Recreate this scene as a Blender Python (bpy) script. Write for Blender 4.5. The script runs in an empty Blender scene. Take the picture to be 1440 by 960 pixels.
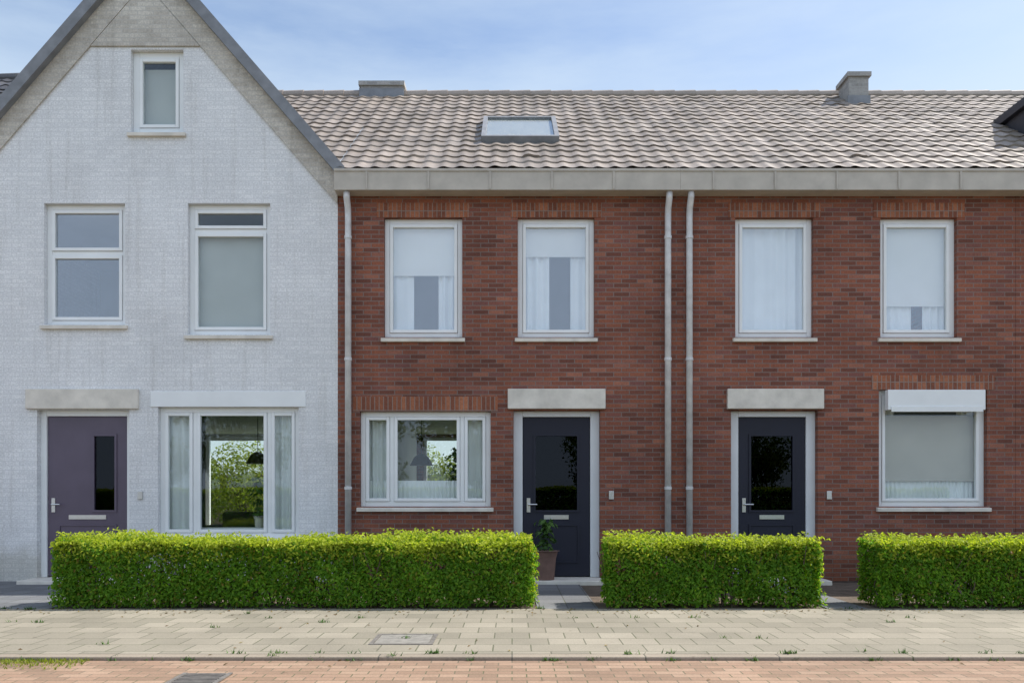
import bpy, bmesh, math, random
from mathutils import Vector, Matrix
R = math.radians
random.seed(7)
sc = bpy.context.scene
COL = sc.collection

# ------------------------------------------------------------------ helpers
def fx(px): return (px - 720) / 100.0        # facade plane: 100 photo pixels per metre
def fz(py): return (817 - py) / 100.0

class MB:
    """collects shapes in one bmesh"""
    def __init__(s): s.bm = bmesh.new()
    def box(s, x0, x1, y0, y1, z0, z1):
        v = [s.bm.verts.new(p) for p in ((x0,y0,z0),(x1,y0,z0),(x1,y1,z0),(x0,y1,z0),(x0,y0,z1),(x1,y0,z1),(x1,y1,z1),(x0,y1,z1))]
        for f in ((0,3,2,1),(4,5,6,7),(0,1,5,4),(1,2,6,5),(2,3,7,6),(3,0,4,7)):
            s.bm.faces.new([v[i] for i in f])
        return s
    def poly(s, pts):
        return s.bm.faces.new([s.bm.verts.new(p) for p in pts])
    def prism(s, pts, d):
        """planar outline pts extruded by vector d"""
        n = len(pts); d = Vector(d)
        a = [s.bm.verts.new(p) for p in pts]; b = [s.bm.verts.new(Vector(p) + d) for p in pts]
        s.bm.faces.new(a); s.bm.faces.new(b[::-1])
        for i in range(n):
            s.bm.faces.new((a[(i+1) % n], a[i], b[i], b[(i+1) % n]))
        return s
    def tube(s, path, r, n=10, r2=None):
        path = [Vector(p) for p in path]; rings = []
        for i, p in enumerate(path):
            t = (path[min(i+1, len(path)-1)] - path[max(i-1, 0)]).normalized()
            u = t.cross(Vector((0, 0, 1)) if abs(t.z) < .9 else Vector((0, 1, 0))).normalized(); w = t.cross(u)
            rr = r if r2 is None else r + (r2 - r) * i / (len(path) - 1)
            rings.append([s.bm.verts.new(p + rr * (math.cos(2*math.pi*k/n) * u + math.sin(2*math.pi*k/n) * w)) for k in range(n)])
        for a, b in zip(rings, rings[1:]):
            for k in range(n):
                s.bm.faces.new((a[k], a[(k+1) % n], b[(k+1) % n], b[k]))
        s.bm.faces.new(rings[0][::-1]); s.bm.faces.new(rings[-1])
        return s
    def frame(s, x0, x1, z0, z1, w, y0, y1, wb=None):
        wb = w if wb is None else wb
        s.box(x0, x0+w, y0, y1, z0, z1); s.box(x1-w, x1, y0, y1, z0, z1)
        s.box(x0+w, x1-w, y0, y1, z0, z0+wb); s.box(x0+w, x1-w, y0, y1, z1-w, z1)
        return s
    def build(s, name, mat, parent=None, bevel=0.0, smooth=False):
        bmesh.ops.recalc_face_normals(s.bm, faces=s.bm.faces)
        me = bpy.data.meshes.new(name); s.bm.to_mesh(me); s.bm.free()
        me.materials.append(mat)
        o = bpy.data.objects.new(name, me); COL.objects.link(o)
        if parent: o.parent = parent
        if bevel:
            b = o.modifiers.new('bevel', 'BEVEL'); b.width = bevel; b.segments = 2; b.limit_method = 'ANGLE'
        if smooth:
            for p in me.polygons: p.use_smooth = True
        return o

def empty(name, loc=(0, 0, 0)):
    o = bpy.data.objects.new(name, None); o.location = loc; o.empty_display_size = .2
    COL.objects.link(o); return o
def tag(o, label=None, cat=None, group=None, kind=None):
    if label: o['label'] = label
    if cat: o['category'] = cat
    if group: o['group'] = group
    if kind: o['kind'] = kind
    return o

# ------------------------------------------------------------------ materials
def newmat(name):
    m = bpy.data.materials.new(name); m.use_nodes = True
    nt = m.node_tree; nt.nodes.clear()
    out = nt.nodes.new('ShaderNodeOutputMaterial'); b = nt.nodes.new('ShaderNodeBsdfPrincipled')
    nt.links.new(b.outputs[0], out.inputs[0])
    return m, nt, b
def N(nt, t, **kw):
    n = nt.nodes.new(t)
    for k, v in kw.items():
        if k.startswith('i_'):
            n.inputs[int(k[2:]) if k[2:].isdigit() else k[2:].replace('_', ' ')].default_value = v
        else: setattr(n, k, v)
    return n
def ramp(nt, src, stops):
    r = nt.nodes.new('ShaderNodeValToRGB'); e = r.color_ramp.elements
    while len(e) < len(stops): e.new(.5)
    for el, (p, c) in zip(e, stops): el.position = p; el.color = (*c, 1) if len(c) == 3 else c
    nt.links.new(src, r.inputs[0]); return r.outputs[0]
def mixc(nt, fac, a, b, mode='MIX'):
    n = nt.nodes.new('ShaderNodeMix'); n.data_type = 'RGBA'; n.blend_type = mode
    for s, v in ((n.inputs[0], fac), (n.inputs[6], a), (n.inputs[7], b)):
        if hasattr(v, 'links') or hasattr(v, 'is_linked'): nt.links.new(v, s)
        else: s.default_value = v if not isinstance(v, tuple) else ((*v, 1) if len(v) == 3 else v)
    return n.outputs[2]
def wall_uv(nt):
    """position (x+y, z): bricks run round corners"""
    g = N(nt, 'ShaderNodeNewGeometry'); sx = N(nt, 'ShaderNodeSeparateXYZ'); nt.links.new(g.outputs['Position'], sx.inputs[0])
    ad = N(nt, 'ShaderNodeMath', operation='ADD'); nt.links.new(sx.outputs[0], ad.inputs[0]); nt.links.new(sx.outputs[1], ad.inputs[1])
    c = N(nt, 'ShaderNodeCombineXYZ'); nt.links.new(ad.outputs[0], c.inputs[0]); nt.links.new(sx.outputs[2], c.inputs[1])
    return c.outputs[0], g.outputs['Position']
def noise(nt, vec, scale, detail=4, rough=.55):
    n = N(nt, 'ShaderNodeTexNoise'); n.inputs['Scale'].default_value = scale; n.inputs['Detail'].default_value = detail
    n.inputs['Roughness'].default_value = rough
    if vec is not None: nt.links.new(vec, n.inputs['Vector'])
    return n.outputs[0]

def brick_mat(name, c1, c2, mortar, dirt=.25, rough=.85, bw=.22, bh=.0625, msize=.006, soldier=False, bump=.5, offset=.5, wear=.5):
    m, nt, b = newmat(name)
    uv, pos = wall_uv(nt)
    if soldier:
        r = N(nt, 'ShaderNodeVectorRotate'); r.rotation_type = 'Z_AXIS'; r.inputs['Angle'].default_value = R(90); nt.links.new(uv, r.inputs[0]); uv = r.outputs[0]
    t = N(nt, 'ShaderNodeTexBrick'); t.offset = 0 if soldier else offset
    for k, v in (('Scale', 1), ('Mortar Size', msize), ('Mortar Smooth', .15), ('Bias', 0), ('Brick Width', bw), ('Row Height', bh)):
        t.inputs[k].default_value = v
    t.inputs['Color1'].default_value = (0, 0, 0, 1); t.inputs['Color2'].default_value = (1, 1, 1, 1); t.inputs['Mortar'].default_value = (.5, .5, .5, 1)
    nt.links.new(uv, t.inputs['Vector'])
    body = ramp(nt, t.outputs['Color'], c1 if isinstance(c1, list) else [(0, c1), (1, c2)])
    big = noise(nt, pos, .9, 5); fine = noise(nt, pos, 45, 3)
    body = mixc(nt, .55, body, ramp(nt, fine, [(.3, (.55, .55, .55)), (.7, (1.25, 1.25, 1.25))]), 'MULTIPLY')
    full = mixc(nt, t.outputs['Fac'], body, mortar)
    full = mixc(nt, dirt, full, ramp(nt, big, [(.35, (.45, .43, .42)), (.65, (1.15, 1.15, 1.15))]), 'MULTIPLY')
    if wear:
        mp = N(nt, 'ShaderNodeMapping'); mp.inputs['Scale'].default_value = (5, 5, .35); nt.links.new(pos, mp.inputs[0])
        st = ramp(nt, noise(nt, mp.outputs[0], 1.4, 5, .7), [(.52, (1, 1, 1)), (.78, (.62, .6, .56))])
        full = mixc(nt, wear, full, st, 'MULTIPLY')
        sz_ = N(nt, 'ShaderNodeSeparateXYZ'); nt.links.new(pos, sz_.inputs[0])
        ad_ = N(nt, 'ShaderNodeMath', operation='MULTIPLY_ADD'); nt.links.new(noise(nt, pos, 5, 5, .7), ad_.inputs[0]); ad_.inputs[1].default_value = -.55; nt.links.new(sz_.outputs[2], ad_.inputs[2])
        sp = ramp(nt, ad_.outputs[0], [(0, (.66, .64, .57)), (.3, (1, 1, 1))])
        full = mixc(nt, .8, full, sp, 'MULTIPLY')
    nt.links.new(full, b.inputs['Base Color']); b.inputs['Roughness'].default_value = rough
    inv = N(nt, 'ShaderNodeMath', operation='SUBTRACT'); inv.inputs[0].default_value = 1; nt.links.new(t.outputs['Fac'], inv.inputs[1])
    h = N(nt, 'ShaderNodeMath', operation='MULTIPLY_ADD'); nt.links.new(fine, h.inputs[0]); h.inputs[1].default_value = .35; nt.links.new(inv.outputs[0], h.inputs[2])
    bp = N(nt, 'ShaderNodeBump'); bp.inputs['Strength'].default_value = bump; bp.inputs['Distance'].default_value = .006
    nt.links.new(h.outputs[0], bp.inputs['Height']); nt.links.new(bp.outputs[0], b.inputs['Normal'])
    return m

def plain(name, col, rough=.5, var=.12, scale=6, metallic=0, bump=0, bscale=60):
    m, nt, b = newmat(name)
    g = N(nt, 'ShaderNodeNewGeometry')
    n = noise(nt, g.outputs['Position'], scale, 6)
    lo = tuple(c * (1 - var) for c in col); hi = tuple(min(1, c * (1 + var)) for c in col)
    nt.links.new(ramp(nt, n, [(.3, lo), (.7, hi)]), b.inputs['Base Color'])
    b.inputs['Roughness'].default_value = rough; b.inputs['Metallic'].default_value = metallic
    if bump:
        bp = N(nt, 'ShaderNodeBump'); bp.inputs['Strength'].default_value = bump; bp.inputs['Distance'].default_value = .01
        nt.links.new(noise(nt, g.outputs['Position'], bscale, 4), bp.inputs['Height']); nt.links.new(bp.outputs[0], b.inputs['Normal'])
    return m

def tile_mat(name, stops, rough=.7):
    """roof tile: uv is in tile units; each tile has its own tone"""
    m, nt, b = newmat(name)
    uv = N(nt, 'ShaderNodeUVMap'); fl = N(nt, 'ShaderNodeVectorMath', operation='FLOOR'); nt.links.new(uv.outputs[0], fl.inputs[0])
    wn = N(nt, 'ShaderNodeTexWhiteNoise', noise_dimensions='2D'); nt.links.new(fl.outputs[0], wn.inputs['Vector'])
    g = N(nt, 'ShaderNodeNewGeometry')
    c = ramp(nt, wn.outputs[0], stops)
    c = mixc(nt, .6, c, ramp(nt, noise(nt, g.outputs['Position'], 1.1, 6, .65), [(.3, (.6, .6, .58)), (.7, (1.25, 1.22, 1.18))]), 'MULTIPLY')
    c = mixc(nt, .5, c, ramp(nt, noise(nt, g.outputs['Position'], 30, 4), [(.3, (.7, .7, .7)), (.7, (1.2, 1.2, 1.2))]), 'MULTIPLY')
    ms = ramp(nt, noise(nt, g.outputs['Position'], 5, 7, .75), [(.6, (0, 0, 0)), (.68, (.55, .55, .55))])
    c = mixc(nt, ms, c, (.16, .15, .09))
    nt.links.new(c, b.inputs['Base Color']); b.inputs['Roughness'].default_value = rough
    return m

def leaf_mat(name, stops, trans=.35):
    m, nt, b = newmat(name)
    g = N(nt, 'ShaderNodeNewGeometry')
    c = ramp(nt, g.outputs['Random Per Island'], stops)
    c = mixc(nt, .5, c, ramp(nt, noise(nt, g.outputs['Position'], 4, 3), [(.3, (.6, .65, .55)), (.7, (1.25, 1.2, 1.1))]), 'MULTIPLY')
    nt.links.new(c, b.inputs['Base Color']); b.inputs['Roughness'].default_value = .55; b.inputs['Specular IOR Level'].default_value = .25
    tr = N(nt, 'ShaderNodeBsdfTranslucent'); tc = mixc(nt, 1.0, c, (1.5, 1.6, .6), 'MULTIPLY'); nt.links.new(tc, tr.inputs[0])
    mx = N(nt, 'ShaderNodeMixShader'); mx.inputs[0].default_value = trans
    nt.links.new(b.outputs[0], mx.inputs[1]); nt.links.new(tr.outputs[0], mx.inputs[2])
    nt.links.new(mx.outputs[0], [n for n in nt.nodes if n.type == 'OUTPUT_MATERIAL'][0].inputs[0])
    return m

def glass_mat(name, ior=1.9, tint=(.82, .86, .86)):
    m, nt, b = newmat(name)
    nt.nodes.remove(b); out = [n for n in nt.nodes if n.type == 'OUTPUT_MATERIAL'][0]
    fr = N(nt, 'ShaderNodeFresnel'); bf = N(nt, 'ShaderNodeNewGeometry'); im = N(nt, 'ShaderNodeMix'); im.inputs[2].default_value = ior; im.inputs[3].default_value = 1 / ior
    nt.links.new(bf.outputs['Backfacing'], im.inputs[0]); nt.links.new(im.outputs[0], fr.inputs[0])
    gl = N(nt, 'ShaderNodeBsdfGlossy'); gl.inputs['Roughness'].default_value = .01; gl.inputs['Color'].default_value = (.86, .93, 1, 1)
    tp = N(nt, 'ShaderNodeBsdfTransparent'); tp.inputs[0].default_value = (*tint, 1)
    g = N(nt, 'ShaderNodeNewGeometry'); bp = N(nt, 'ShaderNodeBump'); bp.inputs['Strength'].default_value = .06; bp.inputs['Distance'].default_value = .02
    nt.links.new(noise(nt, g.outputs['Position'], 1.8, 1), bp.inputs['Height']); nt.links.new(bp.outputs[0], gl.inputs['Normal'])
    mx = N(nt, 'ShaderNodeMixShader'); nt.links.new(fr.outputs[0], mx.inputs[0]); nt.links.new(tp.outputs[0], mx.inputs[1]); nt.links.new(gl.outputs[0], mx.inputs[2])
    nt.links.new(mx.outputs[0], out.inputs[0])
    return m

def paver_mat(name, stops, joint, bw, bh, msize, offset=.5, rot=0, dirt=.35, spots=None):
    m, nt, b = newmat(name)
    g = N(nt, 'ShaderNodeNewGeometry'); vec = g.outputs['Position']
    if rot:
        r = N(nt, 'ShaderNodeVectorRotate'); r.rotation_type = 'Z_AXIS'; r.inputs['Angle'].default_value = R(rot); nt.links.new(vec, r.inputs[0]); vec2 = r.outputs[0]
    else: vec2 = vec
    t = N(nt, 'ShaderNodeTexBrick'); t.offset = offset
    for k, v in (('Scale', 1), ('Mortar Size', msize), ('Mortar Smooth', .2), ('Bias', 0), ('Brick Width', bw), ('Row Height', bh)):
        t.inputs[k].default_value = v
    t.inputs['Color1'].default_value = (0, 0, 0, 1); t.inputs['Color2'].default_value = (1, 1, 1, 1); t.inputs['Mortar'].default_value = (.5, .5, .5, 1)
    nt.links.new(vec2, t.inputs['Vector'])
    c = ramp(nt, t.outputs['Color'], stops)
    fine = noise(nt, vec, 60, 4)
    c = mixc(nt, .5, c, ramp(nt, fine, [(.3, (.7, .7, .7)), (.7, (1.2, 1.2, 1.2))]), 'MULTIPLY')
    c = mixc(nt, t.outputs['Fac'], c, joint)
    c = mixc(nt, dirt, c, ramp(nt, noise(nt, vec, .8, 6, .65), [(.35, (.5, .5, .48)), (.65, (1.15, 1.15, 1.15))]), 'MULTIPLY')
    jm = ramp(nt, noise(nt, vec, 2.2, 6, .7), [(.45, (0, 0, 0)), (.62, (.75, .75, .75))])
    jf = mixc(nt, 1.0, jm, t.outputs['Fac'], 'MULTIPLY'); c = mixc(nt, jf, c, (.07, .085, .03))
    sp = ramp(nt, noise(nt, vec, 9, 3, .5), [(.68, (1, 1, 1)), (.73, (.66, .64, .6))]); c = mixc(nt, .8, c, sp, 'MULTIPLY')
    nt.links.new(c, b.inputs['Base Color']); b.inputs['Roughness'].default_value = .85
    inv = N(nt, 'ShaderNodeMath', operation='SUBTRACT'); inv.inputs[0].default_value = 1; nt.links.new(t.outputs['Fac'], inv.inputs[1])
    h = N(nt, 'ShaderNodeMath', operation='MULTIPLY_ADD'); nt.links.new(fine, h.inputs[0]); h.inputs[1].default_value = .3; nt.links.new(inv.outputs[0], h.inputs[2])
    bp = N(nt, 'ShaderNodeBump'); bp.inputs['Strength'].default_value = .5; bp.inputs['Distance'].default_value = .006
    nt.links.new(h.outputs[0], bp.inputs['Height']); nt.links.new(bp.outputs[0], b.inputs['Normal'])
    return m

M = {}
M['brick'] = brick_mat('red_brick', [(0, (.15, .05, .032)), (.35, (.24, .078, .045)), (.65, (.3, .098, .052)), (.85, (.2, .075, .06)), (1, (.36, .135, .08))], None, (.21, .16, .14), dirt=.45)
M['brick_soldier'] = brick_mat('red_brick_soldier', [(0, (.2, .065, .036)), (.5, (.31, .105, .05)), (1, (.4, .15, .075))], None, (.26, .2, .17), dirt=.3, bw=.2, soldier=True)
M['plinth'] = brick_mat('dark_plinth_brick', [(0, (.07, .045, .045)), (.5, (.12, .07, .065)), (1, (.16, .1, .09))], None, (.2, .17, .16), dirt=.4)
M['chimney'] = brick_mat('grey_chimney_brick', [(0, (.3, .29, .28)), (1, (.42, .4, .38))], None, (.4, .4, .38), dirt=.3)
M['white_brick'] = brick_mat('white_painted_brick', [(0, (.74, .75, .76)), (1, (.81, .815, .82))], None, (.66, .67, .685), dirt=.16, rough=.6, bump=.36)
M['beige_brick'] = brick_mat('taupe_verge_brick', [(0, (.5, .46, .4)), (1, (.64, .6, .53))], None, (.5, .48, .44), dirt=.3, rough=.7)
M['stone'] = plain('pale_concrete', (.66, .62, .55), .8, .15, 5, bump=.2)
M['white_paint'] = plain('white_window_paint', (.8, .82, .82), .35, .04, 3)
M['grey_paint'] = plain('grey_door_frame_paint', (.66, .68, .7), .4, .05, 3)
M['cream_paint'] = plain('weathered_cream_gutter_paint', (.46, .42, .36), .5, .12, 4)
M['navy_paint'] = plain('dark_blue_door_paint', (.004, .006, .02), .6, .1, 3)
M['aubergine_paint'] = plain('purple_grey_door_paint', (.1, .078, .115), .35, .1, 3)
M['zinc'] = plain('zinc_sheet', (.6, .6, .6), .5, .15, 8, metallic=.15)
M['lead'] = plain('lead_flashing', (.2, .21, .23), .6, .2, 6)
M['dark_board'] = plain('dark_grey_boarding', (.035, .035, .045), .5, .15, 6)
M['steel'] = plain('brushed_steel', (.6, .6, .6), .3, .05, 20, metallic=.9)
M['black'] = plain('black_metal', (.02, .02, .02), .4, .1, 10)
M['curtain'] = plain('white_curtain_cloth', (.84, .86, .86), .9, .06, 2)
M['blind'] = plain('pale_blind_cloth', (.8, .79, .75), .9, .05, 2)
M['beige_blind'] = plain('beige_blind_cloth', (.5, .46, .39), .9, .06, 2)
M['grey_blind'] = plain('grey_blind_cloth', (.5, .51, .5), .9, .05, 2)
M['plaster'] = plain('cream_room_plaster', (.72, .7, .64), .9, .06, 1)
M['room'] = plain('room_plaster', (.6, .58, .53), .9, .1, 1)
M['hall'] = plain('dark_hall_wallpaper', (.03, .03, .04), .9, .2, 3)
M['soil'] = plain('garden_soil', (.1, .075, .055), .95, .35, 5, bump=.8, bscale=25)
M['roof_pale'] = tile_mat('weathered_grey_brown_tiles', [(0, (.21, .178, .152)), (.5, (.262, .222, .19)), (1, (.315, .27, .235))], .5)
M['roof_dark'] = tile_mat('dark_slate_tiles', [(0, (.045, .045, .052)), (1, (.085, .085, .095))], .55)
M['glass_clear'] = glass_mat('rear_window_glass', 1.3, (.95, .97, .96))
M['glass_up'] = glass_mat('coated_window_glass', 2.25, (.97, .98, .98))
M['glass'] = glass_mat('window_glass', 1.55, (.94, .96, .95))
M['glass_dark'] = glass_mat('tinted_glass', 1.3, (.3, .33, .36))
M['pavers'] = paver_mat('sidewalk_tiles', [(0, (.215, .195, .15)), (.5, (.25, .225, .175)), (1, (.29, .26, .205))], (.12, .115, .08), .3, .3, .006)
M['path'] = paver_mat('grey_path_tiles', [(0, (.12, .125, .135)), (1, (.17, .175, .185))], (.07, .07, .07), .3, .3, .006, offset=0)
M['road'] = paver_mat('pink_clinkers', [(0, (.23, .15, .1)), (.5, (.29, .185, .125)), (1, (.34, .23, .16))], (.14, .115, .075), .2, .1, .005)
M['kerb'] = paver_mat('concrete_kerb', [(0, (.25, .21, .165)), (1, (.3, .255, .2))], (.12, .11, .09), 1.0, 1.0, .006, offset=0)
M['grass'] = plain('grass_ground', (.05, .08, .02), .95, .4, 3)
M['hedge_leaf'] = leaf_mat('hedge_leaves', [(0, (.075, .185, .014)), (.5, (.13, .28, .02)), (.85, (.19, .34, .026)), (.96, (.22, .28, .025)), (1, (.25, .15, .05))], .5)
M['sunlit_leaf'] = leaf_mat('sunlit_hedge_shoots', [(0, (.25, .32, .025)), (.5, (.37, .43, .04)), (1, (.48, .52, .07))], .5)  # hedge leaf colour lightened to carry the sunlight on the hedges
M['shrub_leaf'] = leaf_mat('shrub_leaves', [(0, (.12, .16, .02)), (.5, (.19, .23, .03)), (1, (.27, .3, .05))], .45)
M['hedge_core'] = plain('hedge_twigs', (.02, .028, .01), .95, .4, 14)
M['tree_leaf'] = leaf_mat('tree_leaves', [(0, (.05, .09, .015)), (.5, (.085, .14, .02)), (1, (.15, .2, .03))], .35)
M['litter'] = leaf_mat('dry_leaves', [(0, (.09, .05, .02)), (.6, (.2, .13, .05)), (1, (.25, .2, .07))], .1)
M['pot_brown'] = plain('terracotta', (.17, .1, .08), .8, .2, 9)
M['fence_wood'] = plain('weathered_fence_wood', (.2, .14, .09), .85, .3, 7)
M['sofa_cloth'] = plain('grey_sofa_cloth', (.2, .2, .21), .95, .15, 9)
M['iron'] = plain('cast_iron', (.2, .185, .17), .6, .3, 20, metallic=.4)
M['stone_grey'] = plain('grey_concrete_plate', (.2, .19, .17), .9, .25, 14, bump=.3)
M['pot'] = plain('glazed_pot', (.5, .48, .45), .3, .1, 8)
M['bark'] = plain('tree_bark', (.09, .07, .05), .95, .4, 9, bump=.8)
M['plant_leaf'] = leaf_mat('plant_leaves', [(0, (.03, .08, .02)), (1, (.09, .17, .04))], .3)

# ------------------------------------------------------------------ ground
def sheet(name, x0, x1, y0, y1, z, mat):
    mb = MB(); mb.poly(((x0, y0, z), (x1, y0, z), (x1, y1, z), (x0, y1, z)))
    return tag(mb.build(name, mat), kind='structure')
sheet('ground', -400, 400, -400, 600, -.13, M['grass'])
Z_ROAD = -.03
sheet('road', -60, 60, -13.5, -5.62, Z_ROAD, M['road'])
k = MB(); k.box(-60, 60, -5.62, -5.5, -.3, 0.0); tag(k.build('kerb', M['kerb'], bevel=.012), kind='structure')
k = MB(); k.box(-60, 60, -5.5, -2.9, -.3, 0.0); tag(k.build('pavement', M['pavers']), kind='structure')
k = MB(); k.box(-60, 60, -2.9, .2, -.3, -.012); tag(k.build('garden_soil', M['soil']), kind='structure')
def path(x0, x1):
    p = MB(); p.box(x0, x1, -2.9, -.004, -.1, 0.0); tag(p.build('garden_path', M['path']), kind='structure')
path(-7.2, -4.95); path(.27, .92); path(3.38, 3.8)

# ------------------------------------------------------------------ house pieces
def wall_mesh(outline, holes, y0, y1):
    """outline: (x,z) polygon; holes: (x0,x1,z0,z1); extruded from y0 back to y1 with real reveals"""
    bm = bmesh.new()
    bm.faces.new([bm.verts.new((x, y0, z)) for x, z in outline])
    xs = sorted({v for h in holes for v in h[:2]}); zs = sorted({v for h in holes for v in h[2:]})
    for x in xs: bmesh.ops.bisect_plane(bm, geom=bm.verts[:]+bm.edges[:]+bm.faces[:], plane_co=(x, 0, 0), plane_no=(1, 0, 0))
    for z in zs: bmesh.ops.bisect_plane(bm, geom=bm.verts[:]+bm.edges[:]+bm.faces[:], plane_co=(0, 0, z), plane_no=(0, 0, 1))
    kill = []
    for f in bm.faces:
        c = f.calc_center_median()
        if any(h[0] < c.x < h[1] and h[2] < c.z < h[3] for h in holes): kill.append(f)
    bmesh.ops.delete(bm, geom=kill, context='FACES')
    g = bmesh.ops.extrude_face_region(bm, geom=bm.faces[:])
    bmesh.ops.translate(bm, vec=(0, y1 - y0, 0), verts=[e for e in g['geom'] if isinstance(e, bmesh.types.BMVert)])
    mb = MB(); mb.bm.free(); mb.bm = bm
    return mb

def curtain_mesh(x0, x1, z0, z1, y, amp=.02, per=.1):
    mb = MB(); n = max(8, int((x1 - x0) / per * 12)); prev = None
    for i in range(n + 1):
        x = x0 + (x1 - x0) * i / n; yy = y + amp * (.65 + .35 * math.sin(x * 5.3)) * math.sin((x - x0) / per * 2 * math.pi + 1.5 * math.sin(x * 6.1))
        a = mb.bm.verts.new((x, yy, z0)); b = mb.bm.verts.new((x, yy, z1))
        if prev: mb.bm.faces.new((prev[0], a, b, prev[1]))
        prev = (a, b)
    return mb

def window(parent, x0, x1, z0, z1, mull=(), trans=(), curtain=None, blind=0, sash=True, sill=True, fw=.07, glass='glass', label=None, sillmat='stone', y=.08, low=0, blindmat='blind', per=.13):
    """white timber window set back in its opening; curtain = list of (fraction0, fraction1)"""
    f = MB(); f.frame(x0, x1, z0, z1, fw, y, y + .1)
    xs = [x0 + fw] + [x0 + (x1 - x0) * m for m in mull] + [x1 - fw]
    zs = [z0 + fw] + [z0 + (z1 - z0) * t for t in trans] + [z1 - fw]
    for m in xs[1:-1]: f.box(m - .03, m + .03, y + .002, y + .098, z0 + fw, z1 - fw)
    segx = [(xs[i] + (.03 if i else 0), xs[i+1] - (.03 if i + 2 < len(xs) else 0)) for i in range(len(xs) - 1)]
    segz = [(zs[i] + (.03 if i else 0), zs[i+1] - (.03 if i + 2 < len(zs) else 0)) for i in range(len(zs) - 1)]
    for t in zs[1:-1]:
        for a, b in segx: f.box(a, b, y + .004, y + .096, t - .03, t + .03)
    w = f.build('window', M['white_paint'], parent, bevel=.006)
    if label: w['label'] = label
    for a, b in segx:
        for c, d in segz:
            if sash:
                s = MB(); s.frame(a + .003, b - .003, c + .003, d - .003, .045, y - .015, y + .05); s.build('sash', M['white_paint'], w, bevel=.005)
                e = .048
            else: e = .003
            p = MB(); p.box(a + e, b - e, y + .02, y + .028, c + e, d - e); p.build('pane', M[glass], w)
    if sill:
        s = MB(); s.prism([(x0 - .04, -.05, z0 - .07), (x0 - .04, .085, z0 - .07), (x0 - .04, .085, z0 + .001), (x0 - .04, -.05, z0 - .02)], (x1 - x0 + .08, 0, 0))
        s.build('sill', M[sillmat], w, bevel=.005)
    for c0, c1 in curtain or ():
        curtain_mesh(x0 + (x1 - x0) * c0, x0 + (x1 - x0) * c1, z0 + fw + .01, z1 - fw - .01, y + .15, .028, per).build('curtain', M['curtain'], w, smooth=True)
    if low: curtain_mesh(x0 + fw, x1 - fw, z0 + fw + .005, z0 + fw + low, y + .145, .012, .06).build('half_curtain', M['curtain'], w, smooth=True)
    if blind:
        bt = blind[1] if isinstance(blind, tuple) else 1; bb = blind[0] if isinstance(blind, tuple) else 1 - blind
        s = MB(); s.box(x0 + fw, x1 - fw, y + .102, y + .105, z0 + (z1 - z0) * bb, z0 + (z1 - z0) * bt - .02); s.build('blind', M[blindmat], w)
    return w

def front_door(parent, x0, x1, z1, mat, framemat='grey_paint', glassz=(.95, 2.0), label=None, z0=.05, y=.1, gin=.18):
    FW = .13 if framemat == 'grey_paint' else .08
    f = MB(); f.box(x0, x0 + FW, y, y + .11, z0, z1); f.box(x1 - FW, x1, y, y + .11, z0, z1); f.box(x0 + FW, x1 - FW, y, y + .11, z1 - .08, z1)
    fr = f.build('door_frame', M[framemat], parent, bevel=.006)
    a, b = x0 + FW + .005, x1 - FW - .005; t = z1 - .085
    holes = [(a + gin, b - .18, z0 + glassz[0], z0 + glassz[1])]
    d = wall_mesh([(a, z0 + .01), (b, z0 + .01), (b, t), (a, t)], holes, y + .03, y + .08).build('door', M[mat], parent, bevel=.004)
    if label: d['label'] = label
    h = holes[0]
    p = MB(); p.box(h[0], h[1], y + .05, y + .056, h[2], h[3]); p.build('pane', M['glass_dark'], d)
    bd = MB(); bd.frame(h[0] - .03, h[1] + .03, h[2] - .03, h[3] + .03, .03, y + .015, y + .029); bd.build('glazing_bead', M[mat], d)
    bd = MB(); bd.frame(a + .15, b - .15, z0 + .2, z0 + .75, .025, y + .015, y + .029); bd.build('lower_panel', M[mat], d)
    k = MB(); k.tube([(a + .08, y + .028, z0 + 1.03), (a + .08, y - .03, z0 + 1.03), (a + .2, y - .035, z0 + 1.03)], .011, 8)
    k.box(a + .055, a + .105, y + .018, y + .0295, z0 + .92, z0 + 1.12); k.build('handle', M['steel'], d)
    k = MB(); k.box(a + .3, b - .3, y + .018, y + .0295, z0 + .82, z0 + .88); k.build('letter_slot', M['steel'], d)
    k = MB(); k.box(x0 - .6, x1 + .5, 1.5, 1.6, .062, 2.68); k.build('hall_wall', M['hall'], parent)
    k = MB(); k.box(x1 + .12, x1 + .19, -.022, -.003, z0 + 1.1, z0 + 1.22); kb = k.build('doorbell', M['steel'], parent, bevel=.006)
    st = MB(); st.box(x0 - .05, x1 + .05, -.42, y + .12, -.02, z0 - .002); st.build('doorstep', M['stone'], parent, bevel=.01)
    return d

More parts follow.
